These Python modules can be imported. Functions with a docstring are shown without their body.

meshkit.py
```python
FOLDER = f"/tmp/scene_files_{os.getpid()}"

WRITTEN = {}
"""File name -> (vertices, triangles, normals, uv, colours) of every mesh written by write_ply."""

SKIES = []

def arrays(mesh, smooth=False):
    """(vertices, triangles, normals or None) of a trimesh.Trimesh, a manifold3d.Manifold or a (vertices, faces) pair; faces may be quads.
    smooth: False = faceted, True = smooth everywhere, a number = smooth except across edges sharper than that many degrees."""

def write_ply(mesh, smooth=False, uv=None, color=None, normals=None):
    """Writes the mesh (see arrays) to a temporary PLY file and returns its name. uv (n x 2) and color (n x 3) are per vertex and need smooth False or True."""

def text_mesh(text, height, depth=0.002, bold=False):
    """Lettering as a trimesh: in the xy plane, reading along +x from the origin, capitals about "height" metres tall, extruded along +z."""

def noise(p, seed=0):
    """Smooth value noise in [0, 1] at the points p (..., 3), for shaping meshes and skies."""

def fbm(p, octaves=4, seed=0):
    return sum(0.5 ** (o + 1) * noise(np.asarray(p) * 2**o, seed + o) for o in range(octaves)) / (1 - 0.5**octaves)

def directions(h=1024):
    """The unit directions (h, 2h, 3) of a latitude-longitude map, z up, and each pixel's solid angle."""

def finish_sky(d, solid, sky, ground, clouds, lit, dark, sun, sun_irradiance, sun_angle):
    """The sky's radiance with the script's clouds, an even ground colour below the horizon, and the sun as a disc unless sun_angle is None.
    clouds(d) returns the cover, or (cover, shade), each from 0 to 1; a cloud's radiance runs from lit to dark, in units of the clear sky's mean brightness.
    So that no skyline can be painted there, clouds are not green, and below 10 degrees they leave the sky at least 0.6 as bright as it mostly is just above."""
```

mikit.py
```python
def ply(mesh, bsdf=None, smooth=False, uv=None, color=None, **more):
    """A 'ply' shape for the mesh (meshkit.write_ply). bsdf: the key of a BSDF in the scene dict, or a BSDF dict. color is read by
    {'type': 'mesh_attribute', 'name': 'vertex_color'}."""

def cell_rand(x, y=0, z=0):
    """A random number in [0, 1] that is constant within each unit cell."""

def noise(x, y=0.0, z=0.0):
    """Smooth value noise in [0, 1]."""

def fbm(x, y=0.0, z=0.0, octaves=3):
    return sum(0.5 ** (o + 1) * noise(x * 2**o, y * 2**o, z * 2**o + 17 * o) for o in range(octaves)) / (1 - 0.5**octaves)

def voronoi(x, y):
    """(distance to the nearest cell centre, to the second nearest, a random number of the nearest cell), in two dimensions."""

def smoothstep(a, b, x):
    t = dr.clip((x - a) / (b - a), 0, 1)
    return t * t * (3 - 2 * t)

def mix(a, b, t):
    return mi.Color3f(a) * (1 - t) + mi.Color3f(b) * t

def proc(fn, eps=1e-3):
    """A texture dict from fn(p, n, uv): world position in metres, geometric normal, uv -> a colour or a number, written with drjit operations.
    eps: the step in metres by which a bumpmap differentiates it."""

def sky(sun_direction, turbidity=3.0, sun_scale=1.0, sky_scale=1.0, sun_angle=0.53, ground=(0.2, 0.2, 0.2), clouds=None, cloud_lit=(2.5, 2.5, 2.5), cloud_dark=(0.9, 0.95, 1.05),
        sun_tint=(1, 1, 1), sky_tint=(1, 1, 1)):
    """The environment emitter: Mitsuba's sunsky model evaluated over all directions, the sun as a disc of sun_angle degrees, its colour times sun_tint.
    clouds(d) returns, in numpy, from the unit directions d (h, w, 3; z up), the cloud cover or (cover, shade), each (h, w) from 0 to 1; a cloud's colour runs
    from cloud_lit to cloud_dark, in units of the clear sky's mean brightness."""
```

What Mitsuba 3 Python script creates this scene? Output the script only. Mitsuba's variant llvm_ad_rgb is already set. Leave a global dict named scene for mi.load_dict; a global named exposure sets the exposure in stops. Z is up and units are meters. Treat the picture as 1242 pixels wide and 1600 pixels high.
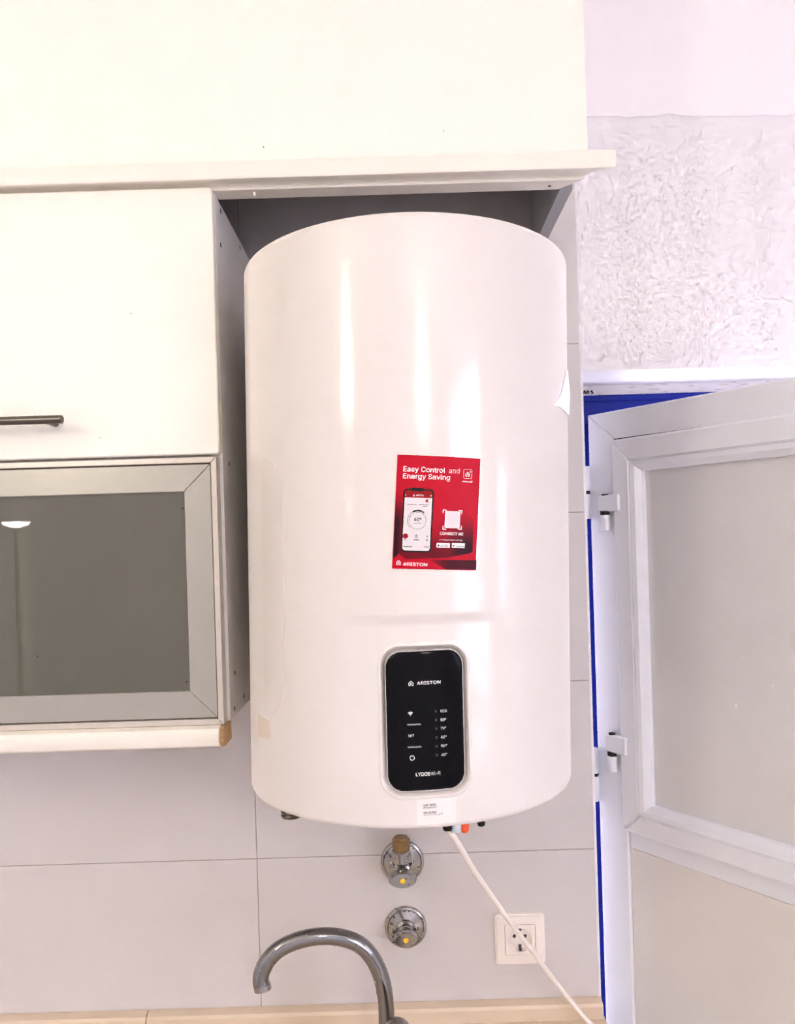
import math
import numpy as np
import trimesh
import mitsuba as mi
import mikit
import meshkit
import drjit as dr
import shapely
from shapely.geometry import Polygon, Point, box as sbox
from shapely import affinity

T = mi.ScalarTransform4f
scene, labels = {}, {}
C = 1.75                      # eye height; the heights below are given from the eye, z = 0 of the world is the floor
W = 1.353                     # distance of the tile faces from the eye

# ------------------------------------------------------------------ camera, light, exposure
exposure = 0.14
ROLL = 0.030
scene['camera'] = {
    'type': 'perspective', 'fov_axis': 'x', 'fov': math.degrees(2 * math.atan(621 / 1200)),
    'principal_point_offset_x': -1 / 1242, 'principal_point_offset_y': -45 / 1600, 'near_clip': 0.02, 'far_clip': 100.0,
    'to_world': T().look_at(origin=[0, 0, C], target=[0, 1, C], up=[math.sin(ROLL), 0, math.cos(ROLL)])}


def overcast(d):
    return np.ones(d.shape[:2]), np.zeros(d.shape[:2])


SKY = 360.0
scene['sky'] = mikit.sky([0.6, 0.5, 0.62], turbidity=4, sun_scale=0.0, sky_scale=SKY / 6, ground=(0.62, 0.60, 0.62), clouds=overcast,
                         cloud_lit=(0.95, 0.915, 1.08))
PENDANT = (20.0, 17.8, 13.6)
UPLIGHT = (300.0, 262.0, 198.0)

# ------------------------------------------------------------------ materials
def mat(name, rgb, rough=0.4, spec=0.5, **more):
    c = rgb if isinstance(rgb, dict) else {'type': 'rgb', 'value': list(rgb)}
    scene[name] = {'type': 'twosided', 'b': {'type': 'principled', 'base_color': c, 'roughness': rough, 'specular': spec, **more}}
    return name


def bump(name, fn, scale, eps=8e-4):
    inner = scene[name]['b']
    scene[name] = {'type': 'twosided', 'b': {'type': 'bumpmap', 'tex': mikit.proc(fn, eps=eps), 'scale': scale, 'b': inner}}


mat('m_enamel', (0.69, 0.655, 0.635), 0.13, 0.5, clearcoat=0.5, clearcoat_gloss=0.95)
mat('m_film', (0.665, 0.625, 0.595), 0.16, 0.5)
mat('m_tape', (0.60, 0.53, 0.45), 0.45)
mat('m_flap', (0.90, 0.92, 0.92), 0.2)
mat('m_lacquer', (0.80, 0.79, 0.735), 0.38, 0.4)
mat('m_carcass', (0.66, 0.65, 0.65), 0.45, 0.4)
mat('m_cornice', (0.78, 0.745, 0.685), 0.38, 0.4)
mat('m_bulk', (0.80, 0.79, 0.735), 0.55, 0.3)
mat('m_hole', (0.05, 0.045, 0.045), 0.8)
mat('m_screw', (0.42, 0.36, 0.30), 0.45, metallic=0.6)
mat('m_chipboard', mikit.proc(lambda p, n, uv: mikit.mix((0.28, 0.15, 0.06), (0.50, 0.34, 0.18), mikit.fbm(p.x * 260, p.y * 260, p.z * 260))), 0.8)
mat('m_alu', (0.40, 0.39, 0.36), 0.33, 0.5, metallic=0.55)
mat('m_alurim', (0.58, 0.54, 0.50), 0.35, 0.5, metallic=0.4)
mat('m_seal', (0.06, 0.06, 0.06), 0.6)
mat('m_steel', (0.13, 0.12, 0.11), 0.28, 0.5, metallic=0.9)
mat('m_chrome', (0.27, 0.27, 0.285), 0.05, 0.5, metallic=1.0)
mat('m_oldchrome', mikit.proc(lambda p, n, uv: mikit.mix((0.40, 0.39, 0.39), (0.05, 0.042, 0.035), mikit.smoothstep(0.64, 0.74, mikit.fbm(p.x * 300, p.y * 300, p.z * 300)))), 0.14, 0.5, metallic=1.0)
mat('m_brass', mikit.proc(lambda p, n, uv: mikit.mix((0.30, 0.19, 0.07), (0.16, 0.10, 0.045), mikit.fbm(p.x * 200, p.y * 200, p.z * 200))), 0.35, 0.5, metallic=0.7)
mat('m_yellow', (0.85, 0.55, 0.03), 0.4)
mat('m_tile', (0.60, 0.575, 0.58), 0.16, 0.5)
mat('m_grout', (0.36, 0.31, 0.29), 0.9, 0.1)
mat('m_plaster', (0.845, 0.825, 0.87), 0.75, 0.25)
bump('m_plaster', lambda p, n, uv: mikit.fbm(p.x * 185, p.y * 185, p.z * 150, octaves=2), 0.0080)
mat('m_smoothwall', (0.83, 0.805, 0.845), 0.7, 0.25)
mat('m_room', (0.78, 0.77, 0.78), 0.8, 0.2)
mat('m_floor', (0.42, 0.40, 0.39), 0.4)
mat('m_ceiling', (0.86, 0.85, 0.83), 0.85, 0.2)
mat('m_reveal', (0.86, 0.85, 0.86), 0.7, 0.2)
mat('m_mortar', mikit.proc(lambda p, n, uv: mikit.mix((0.84, 0.82, 0.80), (0.52, 0.40, 0.31), 0.6 * mikit.smoothstep(0.55, 0.8, mikit.fbm(p.x * 60, p.y * 60, p.z * 220)))), 0.9, 0.1)
mat('m_blue', (0.002, 0.010, 0.17), 0.3, 0.15)
mat('m_pvc', (0.73, 0.745, 0.80), 0.25, 0.5)
mat('m_pvcpanel', (0.65, 0.645, 0.655), 0.16, 0.5)
mat('m_pvclow', (0.69, 0.665, 0.645), 0.25, 0.5)
mat('m_stone', (0.64, 0.53, 0.41), 0.3, 0.5)
mat('m_blackglass', (0.004, 0.004, 0.006), 0.05, 0.10)
mat('m_bezel', (0.55, 0.53, 0.52), 0.3, 0.5)
mat('m_black', (0.012, 0.012, 0.012), 0.5, 0.15)
mat('m_white', (0.85, 0.85, 0.85), 0.5)
mat('m_greyprint', (0.24, 0.24, 0.25), 0.5, 0.2)
mat('m_dimprint', (0.03, 0.03, 0.033), 0.5)
mat('m_ink', (0.015, 0.015, 0.017), 0.6, 0.15)
mat('m_red', (0.44, 0.004, 0.020), 0.4, 0.12)
mat('m_redhead', (0.26, 0.006, 0.012), 0.4, 0.12)
mat('m_screen', (0.66, 0.62, 0.65), 0.4, 0.2)
mat('m_tint', {'type': 'mesh_attribute', 'name': 'vertex_color'}, 0.4, 0.12)
mat('m_cable', (0.82, 0.78, 0.74), 0.4)
mat('m_paleblue', (0.62, 0.70, 0.78), 0.4)
mat('m_orange', (0.75, 0.09, 0.02), 0.4)
mat('m_socket', (0.86, 0.80, 0.775), 0.22, 0.5)
scene['m_frosted'] = {'type': 'principledthin', 'base_color': {'type': 'rgb', 'value': [0.31, 0.31, 0.245]}, 'roughness': 0.36, 'spec_trans': 0.7, 'diff_trans': 0.35, 'eta': 1.5}
scene['m_pane'] = {'type': 'thindielectric'}


# ------------------------------------------------------------------ helpers
def tag(key, label=None, category=None, group=None, kind=None):
    d = labels.setdefault(key, {})
    for k, v in (('label', label), ('category', category), ('group', group), ('kind', kind)):
        if v:
            d[k] = v
    return key


def numbered(key):
    if key not in scene and key not in labels:
        return key
    i = 1
    while f'{key}_{i:03d}' in scene or f'{key}_{i:03d}' in labels:
        i += 1
    return f'{key}_{i:03d}'


def add(key, mesh, m, smooth=False, label=None, **more):
    """one entry of the scene; heights of the mesh are from the eye"""
    key = numbered(key)
    mesh = mesh.copy() if isinstance(mesh, trimesh.Trimesh) else trimesh.Trimesh(*mesh, process=False)
    mesh.apply_translation([0, 0, C])
    scene[key] = mikit.ply(mesh, m, smooth=smooth, **more)
    if label:
        tag(key, label)
    return key


def cat(*ms):
    return trimesh.util.concatenate(list(ms))


def bx(x0, x1, y0, y1, z0, z1, ch=0.0):
    """box, chamfered by ch"""
    if ch <= 0:
        return trimesh.creation.box(bounds=[[x0, y0, z0], [x1, y1, z1]])
    pts = []
    for sx in (0, 1):
        for sy in (0, 1):
            for sz in (0, 1):
                c = np.array([(x0, x1)[sx], (y0, y1)[sy], (z0, z1)[sz]])
                s = np.array([1 - 2 * sx, 1 - 2 * sy, 1 - 2 * sz]) * ch
                for k in range(3):
                    q = c + s
                    q[k] = c[k]
                    pts.append(q)
    return trimesh.convex.convex_hull(np.array(pts))


def lathe(profile, n=48):
    """profile [(r, z)] about z; open ends are left open unless r is 0"""
    return trimesh.creation.revolve(np.array(profile, float), sections=n)


def ext(poly, h):
    gs = getattr(poly, 'geoms', [poly])
    return cat(*[trimesh.creation.extrude_polygon(g, h, engine='earcut') for g in gs if g.area > 0])


def rrect(w, h, r, n=10):
    return sbox(-w / 2 + r, -h / 2 + r, w / 2 - r, h / 2 - r).buffer(r, quad_segs=n)


def tube(path, radius, sides=20, caps=True, step=None):
    p = np.asarray(path, float)
    r = np.broadcast_to(np.asarray(radius, float), (len(p),)) if np.ndim(radius) else np.full(len(p), radius)
    if step:
        from scipy.interpolate import CubicSpline
        s = np.r_[0, np.cumsum(np.linalg.norm(np.diff(p, axis=0), axis=1))]
        q = np.linspace(0, s[-1], max(8, int(s[-1] / step)))
        r = np.interp(q, s, r)
        p = CubicSpline(s, p)(q)
    t = np.gradient(p, axis=0)
    t /= np.linalg.norm(t, axis=1, keepdims=True)
    a = np.cross(t[0], [0, 1, 0] if abs(t[0][1]) < 0.9 else [1, 0, 0])
    a /= np.linalg.norm(a)
    rings = []
    ang = np.arange(sides) * 2 * np.pi / sides
    for i in range(len(p)):
        a = a - t[i] * a.dot(t[i])
        a /= np.linalg.norm(a)
        b = np.cross(t[i], a)
        rings.append(p[i] + r[i] * (np.cos(ang)[:, None] * a + np.sin(ang)[:, None] * b))
    v = np.vstack(rings)
    f = []
    for i in range(len(p) - 1):
        for j in range(sides):
            k = (j + 1) % sides
            f += [[i * sides + j, i * sides + k, (i + 1) * sides + k], [i * sides + j, (i + 1) * sides + k, (i + 1) * sides + j]]
    if caps:
        v = np.vstack([v, p[0], p[-1]])
        c0, c1, o = len(v) - 2, len(v) - 1, (len(p) - 1) * sides
        for j in range(sides):
            k = (j + 1) % sides
            f += [[c0, k, j], [c1, o + j, o + k]]
    m = trimesh.Trimesh(v, f, process=False)
    m.fix_normals()
    return m


def place(mesh, M):
    m = mesh.copy()
    m.apply_transform(np.asarray(M, float))
    return m


def mv(mesh, x, y, z):
    m = mesh.copy()
    m.apply_translation([x, y, z])
    return m


ROTX = trimesh.transformations.rotation_matrix
FACE_ROOM = ROTX(math.pi / 2, [1, 0, 0])     # local +z (out of a flat drawing) -> world -y, local y -> world z


def front(mesh, x, y, z):
    """a thing drawn in its xy plane and raised along +z, set upright facing the room with its back at y"""
    return mv(place(mesh, FACE_ROOM), x, y, z)


# ------------------------------------------------------------------ the room
LEAN = 0.045


def wall_y(x):
    return W + 0.010 + LEAN * np.maximum(np.asarray(x) - 0.33, 0)


def bend(mesh):
    m = mesh.copy()
    m.vertices[:, 1] += LEAN * np.maximum(m.vertices[:, 0] - 0.33, 0)
    return m


OPEN_X0, OPEN_X1, OPEN_Z = 0.3350, 1.20, 0.2936
XL, XR, YB, ZF, ZC = -2.4, 1.75, -2.9, -C, 1.02
back = cat(bx(XL, OPEN_X0, W + .010, W + .18, ZF, ZC), bend(bx(OPEN_X0, OPEN_X1, W + .010, W + .18, OPEN_Z, ZC)),
           bend(bx(OPEN_X1, XR + .1, W + .010, W + .18, ZF, ZC)))
add('wall_back', back, 'm_plaster')
tag('wall_back', 'white stippled plaster wall behind the heater and above the doorway', kind='structure')
# smooth band above the crack
rng = np.random.default_rng(3)
xs = np.linspace(0.28, XR, 60)
low = 0.742 + 0.0012 * rng.standard_normal(60)
band = ext(Polygon(list(zip(xs, low)) + [(XR, ZC), (0.28, ZC)]), 0.004)
add('wall_back__plaster_band', bend(front(band, 0, W + .010, 0)), 'm_smoothwall', label='smooth band of wall above the crack line')
# lining of the opening
add('wall_back__lintel_soffit', bend(bx(OPEN_X0, OPEN_X1, W + .0105, W + .167, OPEN_Z - .0012, OPEN_Z)), 'm_reveal', label='white painted soffit of the doorway')
add('wall_back__reveal', bx(OPEN_X0, OPEN_X0 + .0012, W + .0105, W + .167, ZF, OPEN_Z - .0012), 'm_reveal')
add('wall_back__mortar_strip', bx(OPEN_X0 + .0012, OPEN_X1 - .002, W + .150, W + .175, .2705, OPEN_Z - .0012), 'm_mortar', label='dirty mortar strip above the blue frame')
sc = tube([(.355, 0, .276), (.3575, 0, .2815), (.360, 0, .277), (.3625, 0, .2815), (.365, 0, .276)], .0010, 8, step=.0006)
sc2 = tube([(.3725, 0, .282), (.3695, 0, .2805), (.373, 0, .2785), (.370, 0, .276)], .0010, 8, step=.0006)
add('wall_back__pen_mark', mv(cat(sc, sc2), .0165, W + .1496, 0), 'm_ink', True, label='small black scrawled mark')

# tiles: 0.595 x 0.295, joints 2 mm
tile_mesh = {}
TX = [(-.2655 - .598 * 3, -.2655 - .598 * 2), (-.2655 - .598 * 2, -.2655 - .598), (-.2655 - .598, -.2655), (-.2655, .330)]
joints = [.041 + .2967 * k for k in range(-3, 6)]
for (x0, x1) in TX:
    for z0, z1 in zip(joints[:-1], joints[1:]):
        z0, z1 = max(z0, -.842), min(z1, ZC - .01)
        if z1 - z0 < .03 or x1 < -1.6:
            continue
        add('wall_back__tile', bx(x0 + .0006, x1 - .0006, W, W + .0095, z0 + .0006, z1 - .0006, .0004), 'm_tile')

add('wall_back__grout', bx(-1.46, .3292, W + .0014, W + .0094, -.842, ZC - .02), 'm_grout', label='thin recessed grout joints')
add('floor', bx(XL - .1, XR + .1, YB - .1, W + .3, ZF - .1, ZF), 'm_floor')
tag('floor', kind='structure')
add('ceiling', bx(XL - .1, XR + .1, YB - .1, W + .3, ZC, ZC + .1), 'm_ceiling')
tag('ceiling', kind='structure')
add('wall_left', bx(XL - .1, XL, YB - .1, W + .3, ZF, ZC), 'm_room')
tag('wall_left', kind='structure')
add('wall_rear', bx(XL, XR, YB - .1, YB, ZF, ZC), 'm_room')
tag('wall_rear', kind='structure')
# right wall: kitchen window and, further back, a wide window added for cool daylight
WIN = [(-.02, .30, -.42, .25), (-2.4, -.55, -.85, .70)]
pieces, prev = [], YB - .1
for (y0, y1, z0, z1) in sorted(WIN):
    pieces += [bx(XR, XR + .12, prev, y0, ZF, ZC), bx(XR, XR + .12, y0, y1, ZF, z0), bx(XR, XR + .12, y0, y1, z1, ZC)]
    prev = y1
pieces.append(bx(XR, XR + .12, prev, W + .18, ZF, ZC))
add('wall_right', cat(*pieces), 'm_room')
tag('wall_right', kind='structure')
for i, (y0, y1, z0, z1) in enumerate(WIN, 1):
    fr, t = f'window_{i}', .05
    add(fr, cat(bx(XR + .04, XR + .09, y0, y0 + t, z0, z1), bx(XR + .04, XR + .09, y1 - t, y1, z0, z1), bx(XR + .04, XR + .09, y0 + t, y1 - t, z0, z0 + t),
                bx(XR + .04, XR + .09, y0 + t, y1 - t, z1 - t, z1)), 'm_pvc')
    tag(fr, kind='structure')
    v = [[XR + .065, y0 + t, z0 + t], [XR + .065, y1 - t, z0 + t], [XR + .065, y1 - t, z1 - t], [XR + .065, y0 + t, z1 - t]]
    add(f'{fr}__pane', (v, [[0, 1, 2], [0, 2, 3]]), 'm_pane')

# boxed bulkhead over the cabinets (hollow) and its cornice
add('wall_bulkhead', cat(bx(-1.5, .284, 1.085, 1.103, .530, ZC), bx(.270, .284, 1.103, W - .0005, .5365, ZC), bx(-1.5, -1.48, 1.103, W - .0005, .5056, ZC)), 'm_bulk')
add('wall_bulkhead__side_board', bx(.2515, .2699, 1.1215, W - .0005, .5056, ZC), mat('m_shadegrey', (.33, .335, .35), .7, .2), label='grey side board darkened for the shade inside the bulkhead')  # the dark grey puts the shade of the cavity into the board colour
add('wall_bulkhead__added_lining', cat(bx(-1.479, .2514, 1.1215, 1.1265, .5365, ZC - .03), bx(-1.479, .2514, 1.1266, W - .0005, ZC - .03, ZC - .025)), 'm_shadegrey', label='grey boards added inside the bulkhead to darken its cavity')  # unseen boards, added to keep the cavity above the heater dark
tag('wall_bulkhead', 'cream white boxed bulkhead rising above the cornice', kind='structure')
for (x, z, r) in ((.0816, .5767, .0008), (-.1732, .5618, .0009)):
    add('wall_bulkhead__dark_speck', front(trimesh.creation.cylinder(r, .001, sections=10), x, 1.085, z), 'm_hole')

prof = [(-.022, .5056), (.003, .5050), (.0065, .5058), (.0078, .5080), (.0070, .5105), (.0105, .5118), (.018, .5128), (.026, .5112), (.031, .5088),
        (.0335, .5092), (.0346, .5112), (.035, .516), (.035, .528), (.0342, .5325), (.032, .5345), (-.022, .5345)]
PX, PS = .2695, 1.38
rows = []
for (p, z) in prof:
    q = p if p < 0 else p * PS
    rows.append([(-1.5, 1.099 - p, z), (PX + q, 1.099 - p, z)])
V = np.array(rows).reshape(-1, 3)
F, n = [], len(prof)
for i in range(n):
    j = (i + 1) % n
    a, b, c, d = i * 2, j * 2, j * 2 + 1, i * 2 + 1
    F += [[a, b, c], [a, c, d]]
import mapbox_earcut as _e  # noqa: E402
P2 = Polygon(prof)
tri = _e.triangulate_float64(np.array(prof, float), np.array([len(prof)], dtype=np.uint32)).reshape(-1, 3)
for k in (0, 1):
    F += [[t_[0] * 2 + k, t_[1] * 2 + k, t_[2] * 2 + k] for t_ in tri]
cor = trimesh.Trimesh(V, F, process=True)
cor.fix_normals()
add('cornice_moulding', cor, 'm_cornice', 25)
tag('cornice_moulding', 'cream cornice moulding with a mitred right end running under the bulkhead above cabinet and heater', 'moulding')
add('cornice_moulding__paint_chip', bx(-.1925, -.189, 1.0985, 1.101, .4995, .5055, .0008), 'm_white', label='hanging white paint chip')
add('cornice_moulding__screw_hole', mv(trimesh.creation.cylinder(.0022, .0012, sections=14), .2336, 1.108, .5054), 'm_hole')

# ------------------------------------------------------------------ the wall cabinet
CX, CL, CF, CZ0, CZ1 = -.2475, -.98, 1.100, -.2505, .5050
cab = 'wall_cabinet'
tag(cab, 'white wall cabinet with a plain flap door above a frosted glass door', 'cabinet')
side = bx(CX - .017, CX, CF, W - .0005, CZ0, CZ1, .0006)
add(f'{cab}__side_panel', side, 'm_carcass')
for (y, z) in ((1.133, .494), (1.127, .442), (1.272, .493), (1.14, .1225), (1.135, -.188), (1.127, -.239), (1.195, -.234)):
    h = lathe([(0, -.004), (.0016, -.004), (.0020, .0002), (.0032, .0004), (.0032, 0), (.0026, -.0005)], 18)
    h = place(h, ROTX(math.pi / 2, [0, 1, 0]))
    add(f'{cab}__side_panel__screw_hole', mv(h, CX + .0002, y, z), 'm_hole')
add(f'{cab}__side_panel', bx(CL, CL + .017, CF, W - .0005, CZ0, CZ1, .0006), 'm_carcass')
add(f'{cab}__top_panel', bx(CL + .0175, CX - .0175, CF, W - .006, CZ1 - .017, CZ1 - .001), 'm_carcass')
add(f'{cab}__bottom_panel', bx(CL + .0175, CX - .0175, CF, W - .006, CZ0, CZ0 + .016), 'm_carcass')
add(f'{cab}__shelf', bx(CL + .0175, CX - .0175, CF + .004, W - .006, .119, .1355), 'm_carcass')
add(f'{cab}__back_panel', bx(CL + .0175, CX - .0175, W - .0055, W - .001, CZ0 + .0165, CZ1 - .0175), 'm_carcass')
add(f'{cab}__divider_panel', bx(-.555, -.539, CF + .02, W - .006, CZ0 + .0165, .1185), 'm_carcass')
# plain door
door = ext(rrect(.728, .3755, .006), .0165)
inset = ext(rrect(.725, .3725, .005), .018)
dm = trimesh.convex.convex_hull(np.vstack([door.vertices, inset.vertices]))
DX = -.2475 - .364
add(f'{cab}__flap_door', front(dm, DX, 1.0985, .130 + .18775), 'm_lacquer', 30)
bar = tube([(-.77, 1.045, .179), (-.4522, 1.045, .179)], .0058, 24)
posts = [tube([(x, 1.048, .1785), (x, 1.0805, .1785)], .0042, 16) for x in (-.4765, -.746)]
cap = mv(place(lathe([(0, .0015), (.004, .0012), (.0058, 0), (.0058, -.002)], 24), ROTX(math.pi / 2, [0, 1, 0])), -.4522, 1.045, .179)
add(f'{cab}__flap_door__handle', cat(bar, cap, *posts), 'm_steel', 30, label='dark brushed steel bar handle')
for (x, z) in ((-.3657, .3308), (-.4142, .1575)):
    add(f'{cab}__flap_door__dark_speck', front(trimesh.creation.cylinder(.0007, .001, sections=10), x, 1.0805, z), 'm_hole')
# framed glass door: outer rim, flat mitred frame, pane
GX0, GX1, GZ0, GZ1 = -.976, -.2518, -.2510, .1262
gd = f'{cab}__glass_door'
rim = .0085


def ring_profile(x0, x1, z0, z1, wdt, y0, y1, ch=.0008):
    """four mitred bars"""
    out = []
    A = [(x0, z0), (x1, z0), (x1, z1), (x0, z1)]
    B = [(x0 + wdt, z0 + wdt), (x1 - wdt, z0 + wdt), (x1 - wdt, z1 - wdt), (x0 + wdt, z1 - wdt)]
    for i in range(4):
        j = (i + 1) % 4
        g = Polygon([A[i], A[j], B[j], B[i]]).buffer(-.00015, join_style=2)
        gi = g.buffer(-ch, join_style=2)
        a, b = ext(g, y1 - y0 - ch), ext(gi, y1 - y0)
        h = trimesh.convex.convex_hull(np.vstack([a.vertices, b.vertices]))
        out.append(front(h, 0, y1, 0))
    return out


for b in ring_profile(GX0, GX1, GZ0, GZ1, rim, 1.0785, 1.0985):
    add(f'{gd}__outer_rim', b, 'm_alurim')
for b in ring_profile(GX0 + rim + .001, GX1 - rim - .001, GZ0 + rim + .001, GZ1 - rim - .001, .0385, 1.0822, 1.0960):
    add(f'{gd}__frame_bar', b, 'm_alu')
add(f'{gd}__gap_strip', cat(bx(GX0 + .004, GX1 - .004, 1.0962, 1.0984, GZ1 - .0105, GZ1 - .004), bx(GX1 - .0105, GX1 - .004, 1.0962, 1.0984, GZ0 + .004, GZ1 - .0105),
                       bx(GX0 + .004, GX1 - .0105, 1.0962, 1.0984, GZ0 + .004, GZ0 + .0105), bx(GX0 + .004, GX0 + .0105, 1.0962, 1.0984, GZ0 + .0105, GZ1 - .0105)), 'm_seal')
gx0, gx1, gz0, gz1 = GX0 + .0475, GX1 - .0475, GZ0 + .0475, GZ1 - .0475
v = [[gx0, 1.0885, gz0], [gx1, 1.0885, gz0], [gx1, 1.0885, gz1], [gx0, 1.0885, gz1]]
add(f'{gd}__pane', (v, [[0, 1, 2], [0, 2, 3]]), 'm_frosted', label='dark frosted glass pane')
add(f'{gd}__pane__glass_face', (np.array(v) - [0, .0035, 0], [[0, 1, 2], [0, 2, 3]]), 'm_pane', label='smooth glass face')
for (x, z, r) in ((-.3045, -.19, .0012), (-.3035, .055, .0012), (-.514, -.148, .0010)):
    add(f'{gd}__pane__dark_speck', front(trimesh.creation.cylinder(r, .0006, sections=10), x, 1.0848, z), 'm_hole')
# bottom rail with broken end
rp = [(1.123, -.2512), (1.123, -.2815), (1.083, -.2815), (1.072, -.2805), (1.063, -.276), (1.0600, -.268), (1.0605, -.259), (1.0645, -.2530), (1.070, -.2512)]
rail = trimesh.creation.extrude_polygon(Polygon(rp), .72, engine='earcut')
M = np.array([[0, 0, 1, -.976], [1, 0, 0, 0], [0, 1, 0, 0], [0, 0, 0, 1.0]])
add(f'{cab}__bottom_rail', place(rail, M), 'm_cornice', 25, label='cream rounded rail with a broken end')
scar = Polygon(rp).buffer(-.0008)
scar = scar.intersection(Polygon([(1.122, -.25), (1.122, -.283), (1.078, -.283), (1.0725, -.2795), (1.071, -.275), (1.069, -.272), (1.0645, -.271), (1.0655, -.267), (1.0685, -.263), (1.0712, -.259), (1.08, -.25)]))
sm = trimesh.creation.extrude_polygon(scar, .0045, engine='earcut')
M2 = M.copy()
M2[0, 3] = -.2560 - .0002
add(f'{cab}__bottom_rail__chipboard_end', place(sm, M2), 'm_chipboard', label='bare brown chipboard where the laminate has broken off')

# ------------------------------------------------------------------ the water heater
HX, HY, HR, HZ = .0145, 1.100, .225, .03
HTOP, HBOT = .3745, -.3320


def tilt(mesh):
    m = mesh.copy()
    dz = m.vertices[:, 2] - HZ
    m.vertices[:, 0] += HX + .0174 * dz
    m.vertices[:, 1] += HY - .015 * dz
    return m


def wrap(mesh, a0=0.0, z0=0.0, rot=0.0, h0=0.0, size=.006):
    """a flat drawing (x right, y up, z out) laid on the heater's skin around arc position a0, height z0"""
    m = mesh.copy()
    if size:
        v_, f_ = trimesh.remesh.subdivide_to_size(m.vertices, m.faces, size, max_iter=14)
        m = trimesh.Trimesh(v_, f_, process=False)
    x, y, h = m.vertices.T
    c, s = math.cos(rot), math.sin(rot)
    a, zz = a0 + c * x - s * y, z0 + s * x + c * y
    R = HR + h0 + h
    m.vertices = np.stack([R * np.sin(a / HR), -R * np.cos(a / HR), zz], 1)
    return tilt(m)


PA, PZ, PROT = .0150, -.2073, .012


def sd_rrect(x, y, w, h, r):
    qx, qy = np.abs(x) - w / 2 + r, np.abs(y) - h / 2 + r
    return np.hypot(np.maximum(qx, 0), np.maximum(qy, 0)) + np.minimum(np.maximum(qx, qy), 0) - r


def sstep(a, b, x):
    t_ = np.clip((x - a) / (b - a), 0, 1)
    return t_ * t_ * (3 - 2 * t_)


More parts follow.
